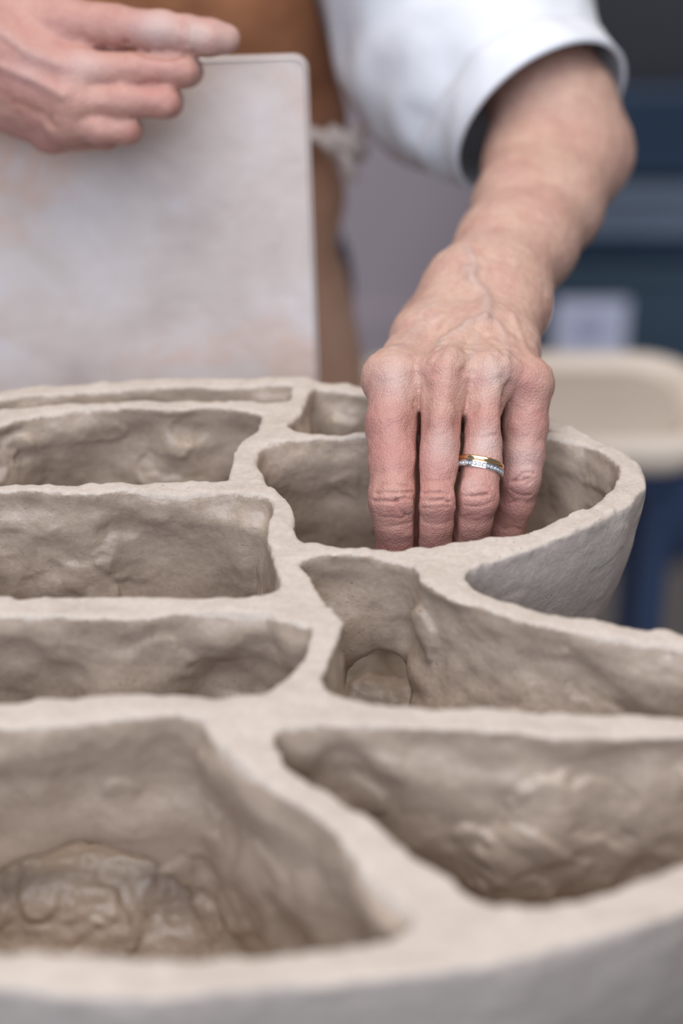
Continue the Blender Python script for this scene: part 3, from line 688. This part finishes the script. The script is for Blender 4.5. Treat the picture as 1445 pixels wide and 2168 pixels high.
# ---- trunk and legs, under the clothes
HB = 0.009
tr = Field(np.array([-0.45, 0.98, -0.01]), np.array([0.14, 1.46, 1.48]), HB)
XC = -0.152
for z, y, a, b in [(0.93, 1.30, .125, .075), (1.02, 1.29, .115, .068), (1.12, 1.26, .12, .07), (1.22, 1.225, .13, .075), (1.32, 1.195, .12, .065)]:
    tr.ellip((XC, y, z), (a, b, 0.09), 0.05)
tr.cone(sh_r + [0.03, 0.01, -0.03], sh_l + [-0.03, 0.03, -0.03], 0.03, 0.03, 0.03); tr.cone((XC, 1.19, 1.36), (XC, 1.18, 1.43), 0.042, 0.042, 0.02)
tr.cone(sh_l + [-0.03, 0.03, -0.03], (.045, 1.205, 1.22), 0.03, 0.032, 0.02)
for sx in (-1, 1):
    tr.cone((XC + sx * 0.075, 1.30, 0.88), (XC + sx * 0.085, 1.30, 0.48), 0.075, 0.050, 0.03)
    tr.cone((XC + sx * 0.085, 1.30, 0.48), (XC + sx * 0.09, 1.33, 0.06), 0.050, 0.033, 0.02)
    tr.cone((XC + sx * 0.09, 1.33, 0.05), (XC + sx * 0.10, 1.20, 0.04), 0.034, 0.030, 0.02)
v3, q3_ = tr.surface(); del tr
z3 = np.zeros(len(v3))
V = np.concatenate([v1, v2, v3]); Q = np.concatenate([q1, q2 + len(v1), q3_ + len(v1) + len(v2)])
person = empty('person', (XC, 1.28, 0.0))
tag(person, 'potter in brown apron and white shirt, one hand reaching into the clay vessel', 'person')
off = np.array([XC, 1.28, 0.0])
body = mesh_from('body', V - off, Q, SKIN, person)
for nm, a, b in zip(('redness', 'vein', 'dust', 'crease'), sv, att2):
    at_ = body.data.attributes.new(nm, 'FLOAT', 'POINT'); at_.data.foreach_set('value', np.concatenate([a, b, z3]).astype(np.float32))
body['label'] = 'bare weathered forearms and hands'

# ------------------------------------------------------------------ clothes
def solid(o, t, sub=0, off=1.0):
    m = o.modifiers.new('thick', 'SOLIDIFY'); m.thickness = t; m.offset = off
    if sub: s = o.modifiers.new('sub', 'SUBSURF'); s.levels = sub; s.render_levels = sub
    return o
TZ = np.array([0.80, 0.93, 1.02, 1.12, 1.22, 1.32, 1.38, 1.41])
TY = np.array([1.31, 1.30, 1.29, 1.265, 1.235, 1.20, 1.19, 1.185])
TA = np.array([.152, .150, .146, .150, .165, .165, .11, .06])
TB = np.array([.112, .108, .102, .102, .105, .095, .075, .05])
def torso(z): return [float(np.interp(z, TZ, a)) for a in (TY, TA, TB)]
rings = []
for z in np.concatenate([np.linspace(0.84, 1.34, 60), np.linspace(1.345, 1.41, 14)]):
    y, a, b = torso(z); u = np.linspace(0, 2 * math.pi, 120, endpoint=False)
    r = np.stack([XC + a * np.sign(np.cos(u)) * np.abs(np.cos(u)), y + b * np.sign(np.sin(u)) * np.abs(np.sin(u)), np.full(120, z)], 1)
    dirv = np.stack([np.cos(u), np.sin(u), 0 * u], 1)
    r += dirv * (0.002 * noise(r * [1, 1, 0.5], 22.0) + 0.001 * noise(r, 60.0))[:, None]
    rings.append(r)
vt, qt = loft(rings)
def sleeve(spec, n=72):
    rings = []; spec = [(np.array(c, float), np.array(nn, float) / np.linalg.norm(nn), r) for c, nn, r in spec]
    cs = catmull(np.array([c for c, _, _ in spec]), 8, closed=False); ns = catmull(np.array([m for _, m, _ in spec]), 8, closed=False); rs = catmull(np.array([[r, r, r] for _, _, r in spec]), 8, closed=False)[:, 0]
    for i, (c, nn, r) in enumerate(zip(cs, ns, rs)):
        nn = nn / np.linalg.norm(nn); a = np.cross(nn, UP); a /= np.linalg.norm(a); b = np.cross(nn, a)
        u = np.linspace(0, 2 * math.pi, n, endpoint=False)
        p = c + r * (np.cos(u)[:, None] * a + np.sin(u)[:, None] * b)
        f = 0.006 * noise(p * [1, 1, 1], 22.0, 2.0) + 0.0028 * noise(p, 50.0)
        p = p + (p - c) / r * (f * min(1, i / 6))[:, None]
        rings.append(p)
    return rings
hn = np.array([.49, -.755, -.425])
hemc = at(1145, 252, 1.104)
L_spec = [(hemc, hn, .0545), (at(1088, 208, 1.134), hn * .8 + np.array([.4, -.6, -.6]) * .2, .061), (at(1012, 128, 1.168), (.42, -.70, -.58), .077), (at(958, -40, 1.19), (.36, -.5, -.79), .081), ((.045, 1.205, 1.27), (.3, -.3, -.9), .076), (sh_l + (-0.01, 0.01, 0.02), (.6, -.2, -.75), .062)]
R_spec = [(el2 + (0.005, 0.012, 0.05), (-.1, -.35, -.93), .058), (el2 + (0.01, 0.03, 0.10), (-.1, -.3, -.95), .062), (el2 + (0.02, 0.06, 0.17), (-.1, -.3, -.95), .066), (sh_r + (0.005, 0.01, 0.0), (-.4, -.2, -.9), .064), (sh_r + (0.02, 0.01, 0.03), (-.6, -.2, -.8), .050)]
Lr = sleeve(L_spec); Rr = sleeve(R_spec)
vl, ql = loft(Lr); vr, qr = loft(Rr)
VV = np.concatenate([vt, vl, vr]); QQ = np.concatenate([qt, ql + len(vt), qr + len(vt) + len(vl)])
shirt = mesh_from('shirt', VV - off, QQ, SHIRT, person); solid(shirt, 0.0012, 0); shirt['label'] = 'white short-sleeved cotton shirt'
cuffr = Lr[:9]; cuffr = [r.mean(0) + (r - r.mean(0)) * 1.03 for r in cuffr]
hem_in = [r.mean(0) + (r - r.mean(0)) * s for r, s in ((Lr[0], 0.975), (Lr[0], 1.0))]
vc, qc = loft([hem_in[0]] + cuffr + [Lr[8]])
cuff = mesh_from('cuff', vc - off, qc, SHIRT, shirt); solid(cuff, 0.0014); cuff['label'] = 'turned-up sleeve cuff'
# apron
ex = np.array([(-400, 560), (-200, 610), (-60, 650), (0, 670), (120, 705), (200, 727), (245, 739), (275, 734), (310, 706), (335, 708), (360, 722), (400, 731), (440, 730), (475, 720), (505, 711), (530, 716), (560, 729), (600, 739), (640, 746), (700, 757), (780, 771), (900, 782), (1100, 790)], float)
cols = 70; zs = np.linspace(1.24, 0.52, 110); rows = []
for z in zs:
    y, a, b = torso(max(z, 0.80)); b += 0.012; a += 0.006
    yd = y - 0.02
    for it in range(8):
        q_ = np.array([0, yd, z]) - CAM; d_ = q_ @ FWD; py = 1084 - F * (q_ @ UP) / d_
        xe = (np.interp(py, ex[:, 0], ex[:, 1]) - 722.5) * d_ / F; A = max(a, (xe - XC) * 1.015)
        yd = 0.5 * yd + 0.5 * (y - 0.004 - b * math.sqrt(max(0, 1 - ((xe - XC) / A) ** 2)))
    flare = max(0, 0.95 - z) * 0.10
    A = max(a, (xe - XC) * 1.015)
    x = np.linspace(XC - A * 0.97, xe, cols)
    s = np.sqrt(np.clip(1 - ((x - XC) / A) ** 2, 0, 1))
    p = np.stack([x, y - (b + flare) * s, np.full(cols, z)], 1)
    f = 0.006 * noise(p * [1, 0.3, 0.35], 20.0, 6.0) + 0.004 * noise(p, 34.0, 2.0) + 0.0018 * noise(p, 80.0)
    near = math.exp(-((z - 1.0) / 0.06) ** 2)
    f = f * (0.7 + 0.8 * near) * np.clip((1 - np.abs((x - XC) / A)) * 6, 0.25, 1)
    p[:, 1] -= f; p[:, 1] -= 0.004
    rows.append(p)
va, qa = loft(rows, closed=False)
apron = mesh_from('apron', va - off, qa, LEATHER, person); solid(apron, 0.0022); apron['label'] = 'brown leather apron dusty with clay'
# knotted tie at the waist
kp = at(735, 298, 1.235)
vk, qk = [], []
for pts, rad in (([(-.012, 0, .006), (0, -.004, .0), (.008, -.002, -.004), (.004, .004, -.012), (-.006, .002, -.008), (-.012, -.004, .002)], .0058),
                 ([(-.030, .006, .004), (-.018, .0, .003), (-.008, -.003, .0), (.004, -.004, .004), (.009, .002, .008)], .0045),
                 ([(-.004, -.003, -.004), (.001, -.006, -.013), (.003, -.004, -.024)], .004)):
    p_ = catmull(np.array(pts), 5, closed=False) + kp; a_, b_ = tube(p_, rad, 10); qk.append(b_ + sum(len(t) for t in vk)); vk.append(a_)
tie = mesh_from('apron_tie', np.concatenate(vk) - off, np.concatenate(qk), CREAM, apron); tie['label'] = 'cream knotted apron tie'
# trousers and shoes, hidden behind the stand
tf = Field(np.array([-0.36, 1.13, 0.03]), np.array([0.06, 1.46, 1.0]), 0.008)
tf.ellip((XC, 1.305, 0.88), (0.147, 0.098, 0.09), 0.03)
for sx in (-1, 1):
    tf.cone((XC + sx * 0.075, 1.30, 0.86), (XC + sx * 0.085, 1.30, 0.48), 0.086, 0.065, 0.02)
    tf.cone((XC + sx * 0.085, 1.30, 0.48), (XC + sx * 0.09, 1.33, 0.10), 0.065, 0.055, 0.02)
vtt, qtt = tf.surface(); mesh_from('trousers', vtt - off, qtt, DENIM, person); del tf
for sx in (-1, 1):
    sf = Field(np.array([XC + sx * 0.095 - 0.07, 1.06, -0.01]), np.array([XC + sx * 0.095 + 0.07, 1.43, 0.15]), 0.006)
    sf.cone((XC + sx * 0.09, 1.355, 0.045), (XC + sx * 0.10, 1.15, 0.036), 0.044, 0.042, 0.01)
    sf.cone((XC + sx * 0.09, 1.34, 0.05), (XC + sx * 0.09, 1.335, 0.10), 0.044, 0.044, 0.02)
    sl, X_, Y_, Z_ = sf.box(sf.lo, sf.lo + sf.h * sf.n); sf.f = smax(sf.f, np.broadcast_to(0.001 - Z_, sf.f.shape), 0.004)
    a_, b_ = sf.surface(); mesh_from('shoe', a_ - off, b_, SHOE, person)

# ------------------------------------------------------------------ rings
rc = at(1014.5, 987, 0.8755); axis = fingers['ring'][3][0] - fingers['ring'][1][0]; axis /= np.linalg.norm(axis)
axis = axis - 0.075 * RT; axis += 0.10 * FWD; axis /= np.linalg.norm(axis)
e1 = np.cross(axis, FWD); e1 /= np.linalg.norm(e1); e2 = np.cross(axis, e1)
def revolve(prof, c, n=64):
    rr = []
    for u in np.linspace(0, 2 * math.pi, n, endpoint=False):
        dv = math.cos(u) * e1 + math.sin(u) * e2
        rr.append(np.array([c + axis * t + dv * r for r, t in prof]))
    rr.append(rr[0]); return loft(rr)
RR = 0.0096
def band(name, c, wdt, thick, mat, parent, groove_=0.0):
    hw = wdt / 2
    if groove_: prof = [(RR, -hw), (RR + thick * .8, -hw), (RR + thick, -hw * .9), (RR + thick, -hw * .62), (RR + thick - groove_, -hw * .58), (RR + thick - groove_, hw * .58), (RR + thick, hw * .62), (RR + thick, hw * .9), (RR + thick * .8, hw), (RR, hw), (RR, -hw)]
    else: prof = [(RR, -hw), (RR + thick * .55, -hw), (RR + thick * .85, -hw * .75), (RR + thick, -hw * .3), (RR + thick, hw * .3), (RR + thick * .85, hw * .75), (RR + thick * .55, hw), (RR, hw), (RR, -hw)]
    a_, b_ = revolve(prof, np.zeros(3)); o = mesh_from(name, a_, b_, mat, parent, smooth=not groove_); o.location = c; return o
gold = band('gold_ring', rc - axis * 0.00125, 0.0022, 0.0011, GOLD, None)
tag(gold, 'plain polished gold band, upper of the two rings on the finger', 'ring')
silver = empty('diamond_ring', rc + axis * 0.00155)
tag(silver, 'silver eternity band set with small diamonds, below the gold ring on the finger', 'ring')
sb = band('band', (0, 0, 0), 0.0031, 0.0013, SILVER, silver, 0.0005)
bm = bmesh.new(); ng = 8; gr = 0.00088
tb = [bm.verts.new((gr * .55 * math.cos(2 * math.pi * i / ng), gr * .55 * math.sin(2 * math.pi * i / ng), 0.00034)) for i in range(ng)]
gb = [bm.verts.new((gr * math.cos(2 * math.pi * (i + .5) / ng), gr * math.sin(2 * math.pi * (i + .5) / ng), 0)) for i in range(ng)]
cu = bm.verts.new((0, 0, -0.0007)); bm.faces.new(tb)
for i in range(ng):
    bm.faces.new((tb[i], gb[i], tb[(i + 1) % ng])); bm.faces.new((gb[i], gb[(i + 1) % ng], tb[(i + 1) % ng])); bm.faces.new((gb[(i + 1) % ng], gb[i], cu))
bmesh.ops.recalc_face_normals(bm, faces=bm.faces)
gme = bpy.data.meshes.new('diamond'); bm.to_mesh(gme); bm.free(); gme.materials.append(GEM)
for i in range(34):
    u = 2 * math.pi * i / 34; dv = math.cos(u) * e1 + math.sin(u) * e2; tn = np.cross(axis, dv)
    o = bpy.data.objects.new('diamond', gme); C.objects.link(o); o.parent = silver
    mt = Matrix((Vector(tn), Vector(axis), Vector(dv))).transposed().to_4x4(); mt.translation = Vector(dv * (RR + 0.0011)); o.matrix_local = mt

# ------------------------------------------------------------------ board held up behind the vessel
trp = CAM + ray(648, 120) * (1.002 / ray(648, 120)[1]); tl = trp - [0.31, 0, 0]; br = np.array([-0.0095, 0.950, ST + 0.004])
ex_ = trp - tl; wB = np.linalg.norm(ex_); ex_ /= wB; ey_ = trp - br; hB = np.linalg.norm(ey_); ey_ /= hB; ez_ = np.cross(ex_, ey_); ez_ /= np.linalg.norm(ez_)
ex_ = np.cross(ey_, ez_)
def rrect(wd, ht, r, n=8):
    p = []
    for cx, cy, a0 in ((wd / 2 - r, ht / 2 - r, 0), (-wd / 2 + r, ht / 2 - r, 90), (-wd / 2 + r, -ht / 2 + r, 180), (wd / 2 - r, -ht / 2 + r, 270)):
        for t in np.linspace(0, 90, n): p.append((cx + r * math.cos(math.radians(a0 + t)), cy + r * math.sin(math.radians(a0 + t))))
    return p
bc = trp - ex_ * wB / 2 - ey_ * hB / 2
board = empty('plaster_board', bc); board.matrix_world = Matrix(((*[ex_[0], ey_[0], ez_[0]], bc[0]), (ex_[1], ey_[1], ez_[1], bc[1]), (ex_[2], ey_[2], ez_[2], bc[2]), (0, 0, 0, 1)))
tag(board, 'upright pale board mottled with rust stains, standing behind the clay vessel', 'board')
bm = bmesh.new(); TH = 0.010
pr_ = rrect(wB, hB, 0.007); f = bm.faces.new([bm.verts.new((x, y, 0)) for x, y in pr_])
bm.normal_update()
r_ = bmesh.ops.extrude_face_region(bm, geom=[f]); vs = [g for g in r_['geom'] if isinstance(g, bmesh.types.BMVert)]
bmesh.ops.translate(bm, verts=vs, vec=(0, 0, -TH)); bmesh.ops.recalc_face_normals(bm, faces=bm.faces)
bmesh.ops.bevel(bm, geom=[e for e in bm.edges if abs(e.verts[0].co.z - e.verts[1].co.z) < 1e-6], offset=0.0015, segments=3, affect='EDGES')
bm_obj('panel', bm, BOARD, board)
bm = bmesh.new()
outr = rrect(wB + 0.0012, hB + 0.0012, 0.0076); inr = rrect(wB - 0.001, hB - 0.001, 0.0065)
prev = None; n_ = len(outr)
lay = [[bm.verts.new((x, y, z)) for x, y in pp] for pp, z in ((inr, 0.0006), (outr, -0.0004), (outr, -TH + 0.0004), (inr, -TH - 0.0006))]
for a_, b_ in zip(lay[:-1], lay[1:]):
    for i in range(n_): bm.faces.new((a_[i], b_[i], b_[(i + 1) % n_], a_[(i + 1) % n_]))
bmesh.ops.recalc_face_normals(bm, faces=bm.faces)
eb = bm_obj('edge_band', bm, BOARD_EDGE, board); eb['label'] = 'paler worn edge of the board'

# ------------------------------------------------------------------ background
TZt = 0.70
tray = empty('plaster_tray', onz(1180, 860, TZt)); tc_ = np.array(tray.location)
tag(tray, 'shallow cream tray with rounded corners holding a beige slab, behind the clay vessel', 'tray')
tw, td = 0.34, 0.205
x1 = onz(1512, 860, TZt)[0]; y0 = onz(1200, 945, TZt)[1]; y1 = onz(1200, 742, TZt)[1]
tw = x1 - 0.004; tcx, tcy = x1 - tw / 2, (y0 + y1) / 2; tray.location = (tcx, tcy, TZt - 0.03); td = y1 - y0
rings = []
for ins, z, r in ((0.008, 0.0, .05), (0.0, 0.006, .055), (0.0, 0.026, .055), (0.005, 0.031, .052), (0.016, 0.031, .045), (0.022, 0.027, .04), (0.024, 0.020, .04)):
    rings.append(np.array([(x, y, z) for x, y in rrect(tw - 2 * ins, td - 2 * ins, max(r - ins * .3, .02), 10)]))
n_ = len(rings[0])
rings = [np.concatenate([rings[0][:, :2] * 0.001, np.zeros((n_, 1))], 1)] + rings + [np.concatenate([rings[-1][:, :2] * 0.001, np.full((n_, 1), 0.020)], 1)]
a_, b_ = loft(rings); mesh_from('tray_body', a_, b_, PLASTER, tray)
sr = [np.array([(x, y, z) for x, y in rrect(tw - 2 * i_, td - 2 * i_, .035, 10)]) for i_, z in ((0.028, 0.0205), (0.027, 0.023), (0.031, 0.026))]
sr = [np.concatenate([sr[0][:, :2] * 0.001, np.full((n_, 1), 0.0205)], 1)] + sr + [np.concatenate([sr[-1][:, :2] * 0.001, np.full((n_, 1), 0.0265)], 1)]
a_, b_ = loft(sr); sl_ = mesh_from('clay_slab', a_, b_, SLAB, tray); sl_['label'] = 'flat beige clay slab lying in the tray'
tre = empty('trestle', (tcx, tcy, 0)); tag(tre, 'blue painted trestle under the cream tray', 'trestle')
box('trestle_top', (-0.12, -0.06, TZt - 0.06), (0.13, 0.07, TZt - 0.0302), BLUE, tre, 0.004)
for sx in (-0.11, 0.095):
    for sy in (-0.05, 0.04): box('leg', (sx, sy, 0), (sx + 0.022, sy + 0.022, TZt - 0.06), BLUE, tre, 0.002)

# stacked blue trays on a dark cabinet's shelf, right
def bxp(x0, x1_, ytop, ybot, d):          # extents of a front face seen between two pixels at a distance
    p = at(x0, ybot, d); r_ = at(x1_, ytop, d); return p, r_
YB = 2.28
def onY(x, y, Y): r_ = ray(x, y); return CAM + r_ * (Y / r_[1])
xl = onY(1090, 500, YB)[0]; zt = [onY(1300, yy, YB)[2] for yy in (352, 395, 520, 565, 770)]
cab = empty('metal_cabinet', (onY(1120, 300, YB + 0.40)[0] + 0.62, YB + 0.41, 0)); tag(cab, 'dark charcoal metal cabinet standing against the back wall', 'cabinet')
box('body', (-0.62, -0.02, 0.08), (0.62, 0.22, 2.0), DARK, cab, 0.006)
for i in (-1, 1):
    dr = box('door', (0.006 if i > 0 else -0.61, -0.045, 0.10), (0.61 if i > 0 else -0.006, -0.021, 1.98), DARK, cab, 0.005)
    box('handle', (0.03 * i - 0.006, -0.065, 0.98), (0.03 * i + 0.006, -0.046, 1.10), SILVER, dr, 0.002)
for i in (-1, 1):
    for j in (0.0, 0.17): box('foot', (0.5 * i - 0.03, j, 0), (0.5 * i + 0.03, j + 0.04, 0.081), DARK, cab)
bench = empty('low_bench', (xl + 0.4, YB + 0.18, 0)); tag(bench, 'low dark bench in front of the cabinet, carrying stacked blue trays', 'bench')
bz = zt[4] - 0.02
box('bench_top', (-0.42, -0.2, bz - 0.03), (0.46, 0.155, bz), DARK, bench, 0.004)
for sx in (-0.40, 0.40):
    for sy in (-0.18, 0.11): box('leg', (sx, sy, 0), (sx + 0.04, sy + 0.04, bz - 0.03), DARK, bench)
def blue_tray(z0, z1, mat, label, dx):
    t = empty('storage_tray', (xl + 0.4 + dx, YB + 0.16, z0)); tag(t, label, 'storage tray', 'stacked blue trays')
    h = z1 - z0 - 0.0006; rings = []
    for ins, z in ((0.014, 0.0), (0.010, 0.004), (0.003, h * 0.85), (0.003, h - 0.001), (0.010, h - 0.001), (0.014, h - min(0.03, h * 0.4))):
        rings.append(np.array([(x, y, z) for x, y in rrect(0.72 - 2 * ins, 0.30 - 2 * ins, 0.02, 5)]))
    n_ = len(rings[0]); rings = [np.concatenate([rings[0][:, :2] * .001, np.zeros((n_, 1))], 1)] + rings + [np.concatenate([rings[-1][:, :2] * .001, np.full((n_, 1), h - min(0.03, h * 0.4))], 1)]
    a_, b_ = loft(rings); mesh_from('tray_body', a_, b_, mat, t, smooth=False)
    rim = [np.array([(x, y, z) for x, y in rrect(0.72 + 2 * e_, 0.30 + 2 * e_, 0.022, 5)]) for e_, z in ((-0.004, h - min(0.018, h * 0.4)), (0.004, h - min(0.018, h * 0.4)), (0.004, h - 0.0002), (-0.004, h - 0.0002), (-0.004, h - min(0.018, h * 0.4)))]
    a_, b_ = loft(rim); mesh_from('lip', a_, b_, mat, t, smooth=False)
    return t
blue_tray(bz, zt[3], TEAL, 'deep slate-blue tray with white label, lowest of the stack', 0.0)
blue_tray(zt[3], zt[2], NAVY, 'thin navy tray between the slate-blue and the pale dusty tray', 0.01)
blue_tray(zt[2], zt[1], NAVY2, 'pale dusty blue tray in the middle of the stack', -0.005)
blue_tray(zt[1], zt[0], NAVY, 'thin dark navy tray on top of the stack', 0.012)
yl = YB + 0.003
p0 = onY(1168, 752, yl); p1 = onY(1330, 634, yl)
lab = empty('paper_label', ((p0[0] + p1[0]) / 2, yl, (p0[2] + p1[2]) / 2)); tag(lab, 'white paper label with faded lines stuck on lowest blue tray', 'label')
hw, hh = (p1[0] - p0[0]) / 2, (p1[2] - p0[2]) / 2
box('sheet', (-hw, -0.001, -hh), (hw, 0.0, hh), PAPER, lab)
for i, (f0, f1, zf) in enumerate(((-.45, .5, .25), (-.5, .45, -.05), (-.4, .3, -.35))):
    box('text_line', (hw * f0, -0.0014, hh * zf - 0.003), (hw * f1, -0.001, hh * zf + 0.003), INK, lab)
# blue tub low on the floor
tub = empty('tub', (onY(1335, 1060, 2.44)[0], 2.44, 0)); tag(tub, 'round blue plastic tub standing on the floor below the trestle', 'tub')
u = np.linspace(0, 2 * math.pi, 48, endpoint=False)
def circ(r, z): return np.stack([r * np.cos(u), r * np.sin(u), np.full(48, z)], 1)
a_, b_ = loft([circ(.001, 0), circ(.12, 0), (circ(.125, .01)), circ(.15, .24), circ(.146, .24), circ(.12, .02), circ(.001, .02)]); mesh_from('tub_body', a_, b_, BLUE, tub)
a_, b_ = loft([circ(.148, .225), circ(.158, .225), circ(.160, .235), circ(.158, .245), circ(.148, .245), circ(.147, .235), circ(.148, .225)]); mesh_from('rim', a_, b_, BLUE, tub)
